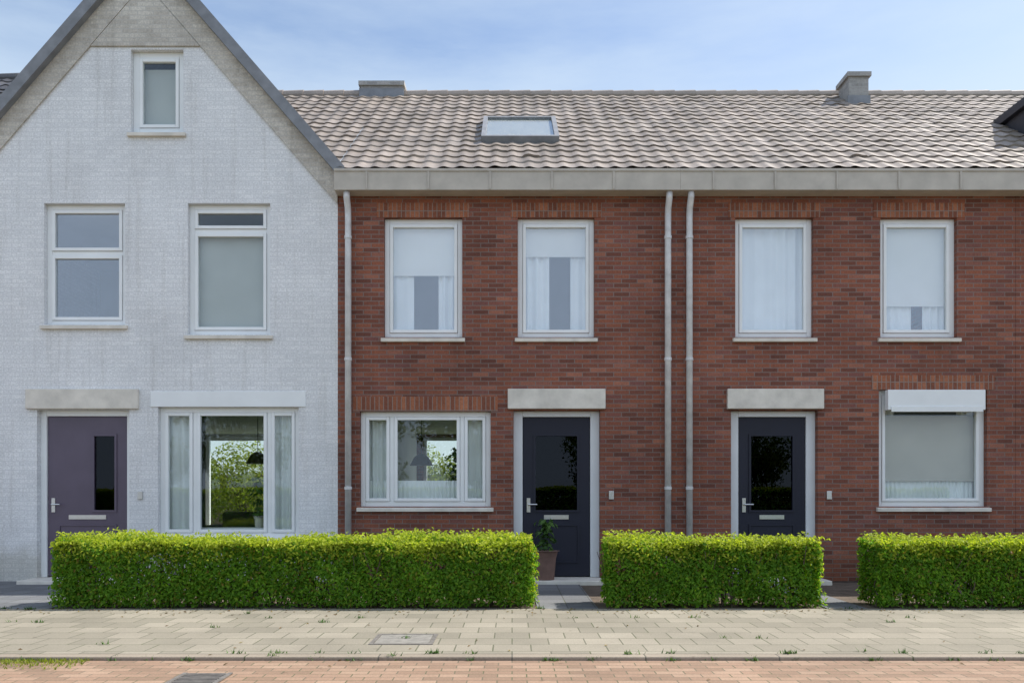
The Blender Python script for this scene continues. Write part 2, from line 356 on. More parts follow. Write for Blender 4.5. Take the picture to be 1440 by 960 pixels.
def tiled_slope(p00, p10, p01, mat, tw=.235, th=.34):
    """pantiled roof plane: p00 lower left, p10 lower right, p01 upper left (seen from outside)"""
    p00, p10, p01 = Vector(p00), Vector(p10), Vector(p01)
    U, V = p10 - p00, p01 - p00; n = U.cross(V).normalized(); lu, lv = U.length, V.length
    nu, nv = max(1, round(lu / tw)), max(1, round(lv / th)); K = 8
    bm = bmesh.new(); uvl = bm.loops.layers.uv.new('UVMap'); rows = []
    prof = [.0, .011, .017, .015, .007, .0, -.003, -.003]
    tr_ = random.Random(nu * 31 + nv); jit = [[tr_.gauss(0, .0035) + (tr_.random() < .012) * .012 for _ in range(nu + 1)] for _ in range(nv)]; lat = [[tr_.gauss(0, .006) for _ in range(nu + 1)] for _ in range(nv)]
    for j in range(nv):
        for e in (0, 1):
            row = []
            for i in range(nu * K + 1):
                base = p00 + U * (i / (nu * K)) + V * ((j + e + (lat[j][i // K] / th if e == 0 and j else 0)) / nv)
                row.append(bm.verts.new(base + n * (prof[i % K] + (.02 + jit[j][i // K] if e == 0 else 0.0) + .02)))
            rows.append(row)
    for q in range(len(rows) - 1):
        lo, hi = rows[q], rows[q+1]
        if q % 2: lo, hi = [bm.verts.new(v.co) for v in lo], [bm.verts.new(v.co) for v in hi]
        for i in range(nu * K):
            f = bm.faces.new((lo[i], lo[i+1], hi[i+1], hi[i])); f.smooth = True
            for lp, (du, dv) in zip(f.loops, ((0, .2), (1, .2), (1, .8), (0, .8))):
                lp[uvl].uv = ((i + .5) / K // 1 + .5, q // 2 + (dv if q % 2 == 0 else .5))
    mb = MB(); mb.bm.free(); mb.bm = bm
    return mb

def downpipe(parent, x, ztop, z0=.0):
    d = MB(); d.tube([(x, -.19, ztop), (x, -.18, ztop - .08), (x, -.09, ztop - .2), (x, -.075, ztop - .3), (x, -.075, z0)], .045, 12)
    p = d.build('downpipe', M['zinc'], parent, smooth=True)
    for zz in (ztop - .6, ztop - 2.3, ztop - 4.1):
        b = MB(); b.tube([(x, -.075, zz - .02), (x, -.075, zz + .02)], .053, 12); b.box(x - .015, x + .015, -.03, -.002, zz - .015, zz + .015); b.build('bracket', M['zinc'], p)
    return p

EAVE = 5.71; DEPTH = 9.0; PITCH = R(34.6)
# every house is built in world coordinates, its Empty stays at its own base and children are shifted back
def adopt(h):
    for c in h.children:
        c.location = Vector(c.location) - h.location

def shell(h, x0, x1, ev, dep, wallmat, ridge_z, rear=None):
    """side walls, rear wall with its garden window, floors and ceilings"""
    g = [(0.302, 0), (dep, 0), (dep, ev), (dep / 2, ridge_z - .1), (0.302, ev + .2 * math.tan(PITCH))]
    for a in (x0 + .001, x1 - .121):
        s = MB(); s.prism([(a, y, z) for y, z in g], (.12, 0, 0)); s.build('side_wall', M[wallmat], h)
    for a in (x0 + .124, x1 - .136):
        s = MB(); s.box(a, a + .012, .304, dep - .255, .064, 2.698); s.build('inner_wall', M['plaster'], h)
    rear = rear or (x0 + .3, x1 - 1, .1, 2.62)
    wall_mesh([(x0 + .122, 0), (x1 - .122, 0), (x1 - .122, ev), (x0 + .122, ev)], [rear], dep - .25, dep - .002).build('back_wall', M[wallmat], h)
    f = MB(); f.frame(*rear, .07, dep - .2, dep - .1); m = (rear[0] + rear[1]) / 2; f.box(m - .05, m + .05, dep - .198, dep - .102, rear[2] + .07, rear[3] - .07)
    w = f.build('garden_window', M['white_paint'], h)
    for a, b in ((rear[0] + .072, m - .052), (m + .052, rear[1] - .072)):
        p = MB(); p.box(a, b, dep - .16, dep - .154, rear[2] + .072, rear[3] - .072); p.build('pane', M['glass_clear'], w)
    for a, b in ((.02, .06), (2.7, 2.95), (ev - .12, ev - .02)):
        s = MB(); s.box(x0 + .122, x1 - .122, .302, dep - .252, a, b); s.build('inner_floor', M['room'], h)
    s = MB(); s.box(x0 + .122, x1 - .122, 3.6, 3.7, 2.952, ev - .122); s.build('inner_wall', M['room'], h)

def eaves_roof(h, x0, x1, ev, dep, mat, pitch=PITCH, gmat='cream_paint'):
    oh = .12; t = math.tan(pitch); rz = ev + dep / 2 * t
    r = tiled_slope((x0, -oh, ev - oh * t + .1), (x1, -oh, ev - oh * t + .1), (x0, dep / 2, rz + .1), M[mat])
    roof = r.build('roof', M[mat], h)
    b = MB(); b.prism([(x0 + .002, dep / 2 - .02, rz - .06), (x0 + .002, dep / 2 + .02, rz + .09), (x0 + .002, dep + oh, ev - oh * t + .1), (x0 + .002, dep + oh, ev - oh * t - .05)], (x1 - x0 - .004, 0, 0))
    b.prism([(x0 + .002, -oh + .04, ev - oh * t + .0), (x0 + .002, -oh + .04, ev - oh * t + .06), (x0 + .002, dep / 2 - .03, rz + .06), (x0 + .002, dep / 2 - .03, rz - .06)], (x1 - x0 - .004, 0, 0))
    b.build('roof_boarding', M[mat], roof)
    rg = MB(); n = round((x1 - x0) / .4); L = (x1 - x0) / n
    for i in range(n):
        rg.tube([(x0 + i * L, dep / 2, rz + .1), (x0 + (i + 1) * L + .02, dep / 2, rz + .1)], .105, 10, .12)
    rg.build('ridge_tiles', M[mat], roof)
    g = MB(); gz = ev - oh * t + .06
    g.box(x0 + .001, x1 - .001, -oh - .12, -oh + .03, gz - .28, gz - .25)
    g.box(x0 + .001, x1 - .001, -oh - .14, -oh - .115, gz - .28, gz + .0)
    g.box(x0 + .001, x1 - .001, -oh + .032, -.002, gz - .28, gz - .24)
    g.box(x0 + .001, x1 - .001, -oh - .155, -oh - .142, gz - .025, gz + .01)
    q = x0 + .45
    while q < x1 - .1:
        g.box(q - .012, q + .012, -oh - .159, -oh - .1565, gz - .27, gz - .03); q += .85
    g.build('gutter', M[gmat], h, bevel=.003)
    return roof, rz

def chimney(roof, x, y, z0, z1, w=.5, d=.5, pots=0):
    c = MB(); c.box(x - w/2, x + w/2, y - d/2, y + d/2, z0, z1); c.box(x - w/2 - .04, x + w/2 + .04, y - d/2 - .04, y + d/2 + .04, z1 + .001, z1 + .08)
    for i in range(pots):
        xx = x + (i - (pots - 1) / 2) * .25; c.tube([(xx, y, z1 + .06), (xx, y, z1 + .3)], .09, 12, .075)
    o = c.build('chimney', M['chimney'], roof)
    t = math.tan(PITCH); zf = EAVE + .1 + (y - d/2) * t
    f = MB(); f.box(x - w/2 - .03, x + w/2 + .03, y - d/2 - .02, y - d/2 - .004, zf - .05, zf + .18); f.build('flashing', M['lead'], roof)
    p = MB(); p.tube([(x, y, z1 + .07), (x, y, z1 + .13)], .07, 14); p.build('flue_pot', M['lead'], o)
    return o

# ------------------------------------------------------------------ white gable house
WX0, WX1 = fx(-65), fx(475); WC = (WX0 + WX1) / 2; WT = 1.15
WA = 8.82
def z_at(x): return WA - abs(x - WC) * WT
hA = empty('white_gable_house', (WC, 0, 0)); tag(hA, 'white painted brick house with a steep gable facing the street', 'house')
w_ul = (fx(62), fx(176), fz(456), fz(286)); w_ur = (fx(264), fx(380), fz(470), fz(286))
w_gr = (fx(222), fx(420), fz(756), fz(572)); d_a = (fx(52), fx(182), .0, fz(576)); w_at = (fx(184), fx(258), fz(186), fz(70))
outl = [(WX0, 0), (WX1, 0), (WX1, z_at(WX1)), (WC, WA), (WX0, z_at(WX0))]
wall_mesh(outl, [w_ul, w_ur, w_gr, d_a, w_at], 0, .3).build('wall', M['white_brick'], hA)
# taupe brick band that follows the slopes, filled in at the peak
def slope_band(off0, off1, y0, y1, name, mat, zlow=None, ext=0):
    for s in (-1, 1):
        hw = (WX1 - WC) + ext; b = MB()
        p = [(WC, WA + off0), (WC + s * hw, WA + off0 - hw * WT), (WC + s * hw, WA + off1 - hw * WT), (WC, WA + off1)]
        b.prism([(x, y0, z) for x, z in p], (0, y1 - y0, 0)); b.build(name, M[mat], hA)
slope_band(-.42, -.02, -.03, -.003, 'verge_band', 'beige_brick')
pk = MB(); zb = fz(66); hw = (WA - .43 - zb) / WT
pk.prism([(WC, -.026, WA - .43), (WC + hw, -.026, zb), (WC - hw, -.026, zb)], (0, .023, 0)); pk.build('gable_peak', M['beige_brick'], hA)
# steep roof running back from the gable
rl = math.hypot(1, WT); ext = .12; hw = (WX1 - WC) + ext
for s in (-1, 1):
    lo = (WC + s * hw, -.1, WA - hw * WT); lo2 = (WC + s * hw, DEPTH, WA - hw * WT); up = (WC, -.1, WA); up2 = (WC, DEPTH, WA)
    r = tiled_slope(lo, lo2, up, M['roof_dark']) if s > 0 else tiled_slope(lo2, lo, up2, M['roof_dark'])
    ro = r.build('roof', M['roof_dark'], hA)
    v = MB(); p = [(WC, WA + .2), (WC + s * hw, WA + .2 - hw * WT), (WC + s * hw, WA - .02 - hw * WT), (WC, WA - .02)]
    v.prism([(x, -.14, z) for x, z in p], (0, .16, 0)); v.build('verge_tiles', M['lead'], ro)
sz = z_at(WX1)
for a, b in ((WX1 - .3, .298), (WX0 + .3, -.298)):
    s = MB(); s.prism([(a, .302, 0), (a, DEPTH, 0), (a, DEPTH, sz), (a, .302, sz)], (b, 0, 0)); s.build('side_wall', M['white_brick'], hA)
rear = (WX0 + .4, WX1 - .4, .1, 2.62)
wall_mesh(outl, [rear], DEPTH - .3, DEPTH - .02).build('back_wall', M['white_brick'], hA)
f = MB(); f.frame(*rear, .07, DEPTH - .2, DEPTH - .1); f.box(WC - .05, WC + .05, DEPTH - .198, DEPTH - .102, rear[2] + .07, rear[3] - .07); gw = f.build('garden_window', M['white_paint'], hA)
for a, b in ((rear[0] + .072, WC - .052), (WC + .052, rear[1] - .072)):
    p = MB(); p.box(a, b, DEPTH - .16, DEPTH - .154, rear[2] + .072, rear[3] - .072); p.build('pane', M['glass_clear'], gw)
for a, b in ((.02, .06), (2.7, 2.95), (5.3, 5.5)):
    s = MB(); s.box(WX0 + .31, WX1 - .31, .302, DEPTH - .31, a, b); s.build('inner_floor', M['room'], hA)
for b in ((WX0 + .31, WX1 - .31, 3.6, 3.7, 2.952, 5.298), (WC - 1.2, WC + 1.2, 3.0, 3.1, 5.502, 7.2)):
    s = MB(); s.box(*b); s.build('inner_wall', M['room'], hA)
# pale street-side roof slope that runs into the steep gable roof in a valley
t = math.tan(PITCH)
nvB = round(math.hypot(DEPTH / 2 + .12, (DEPTH / 2 + .12) * t) / .34); ys = -.12 + 1 * (DEPTH / 2 + .12) / nvB
rs = tiled_slope((WX0 + .3, ys, EAVE + .1 + ys * t), (WX1 - .003, ys, EAVE + .1 + ys * t), (WX0 + .3, DEPTH / 2, EAVE + .1 + DEPTH / 2 * t), M['roof_pale'], th=.34).build('roof', M['roof_pale'], hA)
rg = MB(); n = 13; Lr = (WX1 - WX0 - .32) / n
for i in range(n): rg.tube([(WX0 + .3 + i * Lr, DEPTH / 2, EAVE + .1 + DEPTH / 2 * t), (WX0 + .3 + (i + 1) * Lr + .015, DEPTH / 2, EAVE + .1 + DEPTH / 2 * t)], .105, 10, .12)
rg.build('ridge_tiles', M['roof_pale'], rs)
window(hA, *w_ul, trans=(.6,), glass='glass_up', label='upper window with dark panes')
window(hA, *w_ur, trans=(.8,), blind=(0, .8), blindmat='grey_blind', label='upper window with a pale blind pulled down')
window(hA, *w_gr, mull=(.25, .78), curtain=[(.03, .24), (.79, .97)], label='wide ground floor window with three lights')
window(hA, *w_at, fw=.09, label='narrow attic window', blind=(0, .85), blindmat='grey_blind')
front_door(hA, d_a[0], d_a[1], d_a[3], 'aubergine_paint', 'white_paint', gin=.66)
l = MB(); l.box(fx(38), fx(196), -.05, .1, fz(575), fz(547)); l.build('lintel', M['stone'], hA, bevel=.008)
l = MB(); l.box(w_gr[0] - .1, w_gr[1] + .1, -.012, .1, w_gr[3] + .002, w_gr[3] + .22); l.build('lintel', M['white_paint'], hA, bevel=.004)
adopt(hA)

# ------------------------------------------------------------------ two red brick houses
PX = fx(952)
def brick_house(name, x0, x1, label, wins, door, lintel, chim, skylight=None, pipes=(), rear=None):
    h = empty(name, ((x0 + x1) / 2, 0, 0)); tag(h, label, 'house')
    holes = [w[:4] for w in wins] + [door]
    top = fz(262)
    wall_mesh([(x0, .0), (x1, .0), (x1, EAVE), (x0, EAVE)], holes, 0, .3).build('wall', M['brick'], h)
    roof, rz = eaves_roof(h, x0, x1, EAVE, DEPTH, 'roof_pale')
    shell(h, x0, x1, EAVE, DEPTH, 'brick', rz, rear)
    for w in wins:
        window(h, *w[:4], **w[4])
        s = MB(); s.box(w[0] - .1, w[1] + .1, -.008, .1, w[3] + .002, w[3] + .205); s.build('brick_lintel', M['brick_soldier'], h)
    front_door(h, door[0], door[1], door[3], 'navy_paint')
    l = MB(); l.box(lintel[0], lintel[1], -.06, .1, fz(575), fz(547)); l.build('lintel', M['stone'], h, bevel=.008)
    if chim:
        for c in chim: chimney(roof, *c)
    if skylight:
        x, up, w, hh = skylight; t = math.tan(PITCH)
        def S(u, v, n): # on the slope
            y = up + v * math.cos(PITCH); z = EAVE + .1 + up * t + v * math.sin(PITCH)
            return (x + u, y - n * math.sin(PITCH), z + n * math.cos(PITCH))
        def sb(mb, u0, u1, v0, v1, n0, n1):
            mb.prism([S(u0, v0, n0), S(u1, v0, n0), S(u1, v1, n0), S(u0, v1, n0)], Vector(S(0, 0, n1)) - Vector(S(0, 0, n0)))
        f = MB(); sb(f, -w/2, -w/2+.07, 0, hh, .01, .13); sb(f, w/2-.07, w/2, 0, hh, .01, .13); sb(f, -w/2+.07, w/2-.07, 0, .07, .01, .13); sb(f, -w/2+.07, w/2-.07, hh-.07, hh, .01, .13)
        k = f.build('skylight', M['lead'], roof)
        g = MB(); sb(g, -w/2+.072, w/2-.072, .072, hh-.072, .09, .1); g.build('pane', M['glass'], roof)
        bl = MB(); sb(bl, -w/2+.073, w/2-.073, .073, hh-.073, .082, .086); bl.build('skylight_blind', M['beige_blind'], roof)
    for p in pipes: downpipe(h, p, EAVE - .3)
    return h
hB = brick_house('red_brick_house', WX1, PX, 'red brick terraced house adjoining the white gable house, roof window in its tiles',
    [(fx(540), fx(650), fz(474), fz(306), dict(glass='glass_up', blind=.46, curtain=[(.07, .36), (.68, .93)])),
     (fx(728), fx(836), fz(474), fz(306), dict(glass='glass_up', blind=.3, curtain=[(.07, .42), (.7, .93)])),
     (fx(506), fx(690), fz(712), fz(578), dict(mull=(.24, .78), curtain=[(.04, .235), (.785, .96)], low=.3))],
    (fx(722), fx(844), .0, fz(577)), (fx(714), fx(851)),
    [(-2.5, 4.62, 8.4, 9.06, .8)], (fx(731) * 1.15, 1.16, 1.2, 1.5), (fx(491), fx(938)))
hC = brick_house('red_brick_house', PX, fx(1428), 'right-hand red brick house with a chimney on its ridge and a white blind downstairs',
    [(fx(1034), fx(1144), fz(474), fz(306), dict(glass='glass_up', curtain=[(.07, .93)], per=.17)),
     (fx(1238), fx(1346), fz(474), fz(306), dict(glass='glass_up', blind=.72, curtain=[(.07, .5), (.64, .93)], per=.11)),
     (fx(1236), fx(1388), fz(712), fz(548), dict(curtain=[(.06, .2), (.8, .94)], blind=(.22, .8), blindmat='beige_blind', low=.34))],
    (fx(1028), fx(1150), .0, fz(577)), (fx(1022), fx(1157)),
    [(6.40, 4.0, 8.0, 8.93, .36)], None, (fx(968),))
k = MB(); k.box(fx(1244), fx(1380), -.11, -.004, fz(577), fz(549)); k.box(fx(1248), fx(1376), -.125, -.112, fz(577) - .03, fz(577) + .05); k.build('awning_box', M['white_paint'], hC, bevel=.012)
adopt(hB); adopt(hC)

# ------------------------------------------------------------------ neighbours at both ends
def neighbour(x0, x1, label, ev, pitch, wallmat, rmat, dormer=False, dep=DEPTH):
    h = empty('terraced_house', ((x0 + x1) / 2, 0, 0)); tag(h, label, 'house')
    ws = ((x0 + 1.2, x0 + 2.4, 1, 2.4), (x0 + 1.2, x0 + 2.3, 3.43, 5.1), (x0 + 3, x0 + 4.1, 3.43, 5.1))
    wall_mesh([(x0, 0), (x1, 0), (x1, ev), (x0, ev)], ws, 0, .3).build('wall', M[wallmat], h)
    roof, rz = eaves_roof(h, x0, x1, ev, dep, rmat, pitch)
    shell(h, x0, x1, ev, dep, wallmat, rz)
    for w in ws: window(h, *w, curtain=[(.07, .3), (.7, .93)])
    if dormer:
        a, b = x0 + 1.08, x0 + 4.1; t = math.tan(pitch); y0 = 1.2; z0 = ev + y0 * t + .1
        d = wall_mesh([(a, z0), (b, z0), (b, z0 + .72), (a, z0 + .72)], [(a + .3, b - .3, z0 + .14, z0 + .58)], y0, y0 + .1)
        d.box(a, a + .06, y0 + .102, y0 + 1.1, z0, z0 + .72); d.box(b - .06, b, y0 + .102, y0 + 1.1, z0, z0 + .72)
        d.box(a - .08, b + .08, y0 - .12, y0 + 1.25, z0 + .722, z0 + .86); dm = d.build('dormer', M['dark_board'], roof, bevel=.006)
        p = MB(); p.box(a + .3, b - .3, y0 + .05, y0 + .06, z0 + .14, z0 + .58); p.build('dormer_pane', M['glass'], roof)
        p = MB(); p.prism([(a - .05, y0 - .55, z0 - .55 * t + .06), (b + .05, y0 - .55, z0 - .55 * t + .06), (b + .05, y0 - .004, z0 + .07), (a - .05, y0 - .004, z0 + .07)], (0, -.008, .012)); p.build('dormer_apron', M['cream_paint'], roof)
    adopt(h); return h
neighbour(fx(1428) + .004, fx(1428) + 5, 'brick house cut off by the right edge, dark dormer in its pale roof', EAVE, PITCH, 'brick', 'roof_pale', True)
neighbour(WX0 - 5, WX0 - .004, 'neighbouring house with dark slate roof behind the left slope of the white gable', 5.75, R(37), 'white_brick', 'roof_dark')

# ------------------------------------------------------------------ hedges
def leaf(bm, p, n, size, rng):
    t = n.cross(Vector((rng.uniform(-1, 1), rng.uniform(-1, 1), rng.uniform(-1, 1)))).normalized(); b = n.cross(t).normalized()
    l, w = size * rng.uniform(.7, 1.3), size * rng.uniform(.38, .6)
    vs = [bm.verts.new(p + t * l * a + b * w * c + n * d * size) for a, c, d in ((-.5, 0, 0), (0, -.5, .1), (.5, 0, -.06), (0, .5, .1))]
    bm.faces.new(vs)
def hedge(x0, x1, label, seed, y0=-2.85, y1=-2.25, h=.705, dens=3300, group='hedges along the front gardens', z0=0.0, lsize=.05):
    rng = random.Random(seed)
    root = empty('hedge', ((x0 + x1) / 2, (y0 + y1) / 2, z0)); tag(root, label, 'hedge', group)
    W, D = x1 - x0, y1 - y0
    c = MB()
    for i in range(int(W / .11)):                       # stems that fork up into the leaves
        for yy in (.3, .7):
            x = x0 + .06 + i * .11 + rng.uniform(-.03, .03); y = y0 + D * yy + rng.uniform(-.08, .08)
            for q in range(3):
                c.tube([(x, y, z0 - .02), (x + rng.uniform(-.05, .05), y + rng.uniform(-.06, .06), z0 + h * .35), (x + rng.uniform(-.14, .14), y + rng.uniform(-.2, .2), z0 + h * rng.uniform(.75, .97))], .009, 4, .003)
    c.build('stems', M['bark'], root)
    def bulge(u, v): return .034 * math.sin(u * W * 1.7 + seed) + .026 * math.sin(u * W * 6.1 + v * 4 + seed) + .012 * math.sin(u * W * 14 + v * 9)
    def fill(name, mat, areas, size):
        bm = bmesh.new()
        for A, k, spread in areas:
            for _ in range(int(A * dens)):
                u, v = rng.random(), rng.random()
                wob = bulge(u, v) + rng.gauss(0, .015); dep = abs(rng.gauss(0, spread))
                low = .06 * rng.random()
                zz = z0 + low + v * (h - low)
                rnd = .06 * max(0, v - .85) / .15        # rounded shoulder
                if k == 'f': p = Vector((x0 + u * W, y0 - wob + dep + rnd, zz)); n = Vector((0, -1, .5))
                elif k == 'w':
                    cx = x0 + W * ((math.floor(u * W * 4) + .5 + .35 * math.sin(math.floor(u * W * 4) * 7.7 + seed)) / (W * 4)); p = Vector((cx + rng.gauss(0, .012), y0 + v * D, z0 + h + rng.random() * .1 * abs(math.sin(math.floor(u * W * 4) * 3.1)))); n = Vector((rng.gauss(0, 1), -.6, .5))
                elif k == 'u': zz = z0 + h * (1 - .32 * v * rng.random()); p = Vector((x0 + u * W, y0 - wob - .012 + dep + .05 * (1 - v), zz)); n = Vector((0, -1, .7))
                elif k == 'b': p = Vector((x0 + u * W, y1 + wob - dep - rnd, zz)); n = Vector((0, 1, .5))
                elif k == 't': p = Vector((x0 + u * W, y0 + v * D, z0 + h + wob * .8 - dep - .05 * abs(2 * v - 1) ** 4)); n = Vector((0, -.15, 1))
                elif k == 's': p = Vector((x0 + u * W, y0 + v * D, z0 + h + wob * .8 - .03 + .1 * rng.random() ** 3)); n = Vector((0, -.6, .8))
                elif k == 'l': p = Vector((x0 - wob + dep + rnd, y0 + u * D, zz)); n = Vector((-1, 0, .4))
                elif k == 'r': p = Vector((x1 + wob - dep - rnd, y0 + u * D, zz)); n = Vector((1, 0, .4))
                if k in 'fb' and math.sin(u * W * 5.3 + seed * 2) * math.sin(v * 7 + u * W * 3.1) > .62 and rng.random() < .6: continue
                n = (n.normalized() + Vector((rng.gauss(0, .5), rng.gauss(0, .5), rng.gauss(0, .5)))).normalized()
                leaf(bm, p, n, size, rng)
        me = bpy.data.meshes.new(name); bm.to_mesh(me); bm.free(); me.materials.append(mat)
        o = bpy.data.objects.new(name, me); COL.objects.link(o); o.parent = root
    fill('foliage', M['hedge_leaf'], [(W * h, 'f', .03), (W * h * 1.1, 'f', .16), (W * D * 1.1, 't', .05), (W * h * .5, 'b', .06), (D * h, 'l', .05), (D * h, 'r', .05)], lsize)
    fill('sunlit_shoots', M['sunlit_leaf'], [(W * D * 1.0, 's', .0), (W * D * .12, 'w', .0), (W * h * .5, 'u', .02), (D * h * .35, 'r', .02)], lsize * .9)  # top, upper front and right end: sunlight put into the leaf colour
    adopt(root); return root
hedge(-4.92, .215, 'longest clipped green hedge, in front of the white house and the window beside it', 1)
hedge(1.02, 3.32, 'short clipped green hedge between the two garden paths', 2)
hedge(3.94, 8.6, 'clipped green hedge running out of the right edge of the photo', 3)

# ------------------------------------------------------------------ trees across the street (seen in the window glass)
def tree(x, y, hgt, rad, seed, label):
    rng = random.Random(seed); root = empty('tree', (x, y, 0)); tag(root, label, 'tree', 'trees across the street')
    t = MB(); th = hgt * .35
    t.tube([(x, y, -.15), (x + .05, y, th * .5), (x - .03, y + .05, th), (x, y, hgt * .6)], .2, 10, .07)
    blobs = []
    for i in range(16):
        a = rng.uniform(0, 6.28); r = rad * rng.uniform(.2, .85); zz = hgt * rng.uniform(.38, .88)
        c = Vector((x + r * math.cos(a), y + r * math.sin(a), zz)); blobs.append((c, rad * rng.uniform(.3, .5)))
        t.tube([(x, y, th * rng.uniform(.8, 1.3)), tuple((Vector((x, y, th)) + c) / 2 + Vector((0, 0, .2))), tuple(c)], .05, 6, .015)
    t.build('trunk', M['bark'], root)
    bm = bmesh.new()
    for c, r in blobs:
        for _ in range(330):
            d = Vector((rng.gauss(0, 1), rng.gauss(0, 1), rng.gauss(0, .8))).normalized()
            leaf(bm, c + d * r * rng.uniform(.5, 1.05), (d + Vector((rng.gauss(0, .6), rng.gauss(0, .6), rng.gauss(0, .6)))).normalized(), .2, rng)
    me = bpy.data.meshes.new('crown'); bm.to_mesh(me); bm.free(); me.materials.append(M['tree_leaf'])
    o = bpy.data.objects.new('crown', me); COL.objects.link(o); o.parent = root
    adopt(root)
for i, (x, y, hh, r) in enumerate(((-12, -23, 6.0, 2.4), (-6.5, -22, 5.2, 2.2), (-1.5, -24, 6.0, 2.5), (4, -22.5, 4.8, 2.1), (10, -24, 5.5, 2.4))):
    tree(x, y, hh, r, 40 + i, 'leafy green street tree mirrored in the ground floor windows')

hedge(-16, 16, 'long hedge on the far side of the street, mirrored in the windows', 9, -20, -19, 1.5, 260, 'hedges across the street', -.1, .16)
rng = random.Random(11); bm = bmesh.new()
for _ in range(420):                                    # fallen leaves along the hedge feet
    x = rng.uniform(-7, 7.2); y = -2.9 - abs(rng.gauss(0, .28))
    if rng.random() < .12: y = rng.uniform(-6.4, -3)
    leaf(bm, Vector((x, y, (.006 if y > -5.62 else Z_ROAD + .006))), Vector((rng.gauss(0, .25), rng.gauss(0, .25), 1)).normalized(), .038, rng)
me = bpy.data.meshes.new('leaf_litter'); bm.to_mesh(me); bm.free(); me.materials.append(M['litter'])
o = bpy.data.objects.new('leaf_litter', me); COL.objects.link(o); tag(o, 'scattered fallen leaves on the paving along the foot of the hedges', 'leaf litter', kind='stuff')
rng = random.Random(21); bm = bmesh.new()
for _ in range(150):                                    # weeds in the paving joints
    jx = round(rng.uniform(-6.5, 6.5) / .3) * .3 + .004; jy = rng.choice([-2.93, -5.5, -5.62, -5.62, -3.0 - .3 * rng.randint(0, 8)]) + rng.gauss(0, .01)
    for _ in range(rng.randint(5, 16)):
        p = Vector((jx + rng.gauss(0, .03), jy + rng.gauss(0, .008), .003 if jy > -5.6 else Z_ROAD + .003)); a = rng.uniform(0, 6.28); L_ = rng.uniform(.012, .05)
        q = p + Vector((math.cos(a) * L_ * .7, math.sin(a) * L_ * .7, L_ * .8)); d = Vector((-math.sin(a), math.cos(a), 0)) * .006
        bm.faces.new([bm.verts.new(v) for v in (p - d, p + d, q)])
me = bpy.data.meshes.new('joint_weeds'); bm.to_mesh(me); bm.free(); me.materials.append(M['plant_leaf'])
o = bpy.data.objects.new('joint_weeds', me); COL.objects.link(o); tag(o, 'small weeds growing in the joints of the paving', 'weeds', kind='stuff')
def potted(x, z, label, seed, hgt=.4, mat='plant_leaf', y=.42, potmat='pot', k=1, group='plants on the window sills'):
    rng = random.Random(seed); root = empty('potted_plant', (x, y, z)); tag(root, label, 'plant', group)
    p = MB(); p.tube([(x, y, z), (x, y, z + .13 * k), (x, y, z + .17 * k), (x, y, z + .172 * k)], .055 * k, 18, .09 * k); z += .04 * k + .13 * (k - 1); p.build('pot', M[potmat], root)
    bm = bmesh.new()
    for i in range(70):
        a = rng.uniform(0, 6.28); r = rng.uniform(.0, .16); zz = z + .13 + hgt * rng.random()
        leaf(bm, Vector((x + r * math.cos(a), y + r * math.sin(a) * .6, zz)), Vector((math.cos(a), math.sin(a), .8)).normalized(), .11, rng)
    for i in range(9):
        a = rng.uniform(0, 6.28); tip = Vector((x + .13 * math.cos(a), y + .08 * math.sin(a), z + .13 + hgt * rng.uniform(.5, 1))); d = Vector((.004, 0, 0)); b0 = Vector((x, y, z + .1))
        bm.faces.new([bm.verts.new(v) for v in (b0 - d, b0 + d, tip)])
    me = bpy.data.meshes.new('foliage'); bm.to_mesh(me); bm.free(); me.materials.append(M[mat])
    o = bpy.data.objects.new('foliage', me); COL.objects.link(o); o.parent = root; adopt(root)
def shelf(h, x0, x1, z):
    b = MB(); b.box(x0, x1, .302, .56, z - .04, z); o = b.build('inner_sill', M['white_paint'], h); o.location = -h.location
potted(.455, .05, 'small leafy shrub in a brown pot on the doorstep of a dark blue door', 37, .42, 'plant_leaf', -.24, 'pot_brown', 2.3, None)
shelf(hA, fx(224), fx(418), .74); shelf(hB, fx(508), fx(688), 1.12); shelf(hC, fx(1238), fx(1386), 1.12)
potted(fx(352), .74, 'bushy plant in a pot inside the white house window', 31, .55)
potted(fx(636), 1.12, 'leafy plant in a pot inside the three-light brick house window', 32, .6)

# ------------------------------------------------------------------ back gardens seen through the living rooms
sheet('lawn', -14, 14, 9.3, 24, -.06, M['grass'])
def shrub(x, y, hgt, rad, seed, label, mat):
    rng = random.Random(seed); root = empty('garden_shrub', (x, y, 0)); tag(root, label, 'shrub', 'shrubs in the back gardens')
    t = MB()
    for i in range(7): t.tube([(x + rng.uniform(-.1, .1), y, -.07), (x + rng.uniform(-.3, .3) * rad, y + rng.uniform(-.3, .3) * rad, hgt * .5), (x + rng.uniform(-.7, .7) * rad, y + rng.uniform(-.7, .7) * rad, hgt * .85)], .025, 5, .006)
    t.build('stems', M['bark'], root)
    bm = bmesh.new()
    for i in range(4200):
        d = Vector((rng.gauss(0, 1), rng.gauss(0, 1), rng.gauss(0, 1))).normalized() * (rng.random() ** .4)
        p = Vector((x + d.x * rad, y + d.y * rad, hgt * .55 + d.z * hgt * .5))
        leaf(bm, p, (d + Vector((rng.gauss(0, .6), rng.gauss(0, .6), .4 + rng.gauss(0, .6)))).normalized(), .12, rng)
    me = bpy.data.meshes.new('foliage'); bm.to_mesh(me); bm.free(); me.materials.append(M[mat])
    o = bpy.data.objects.new('foliage', me); COL.objects.link(o); o.parent = root
    adopt(root)
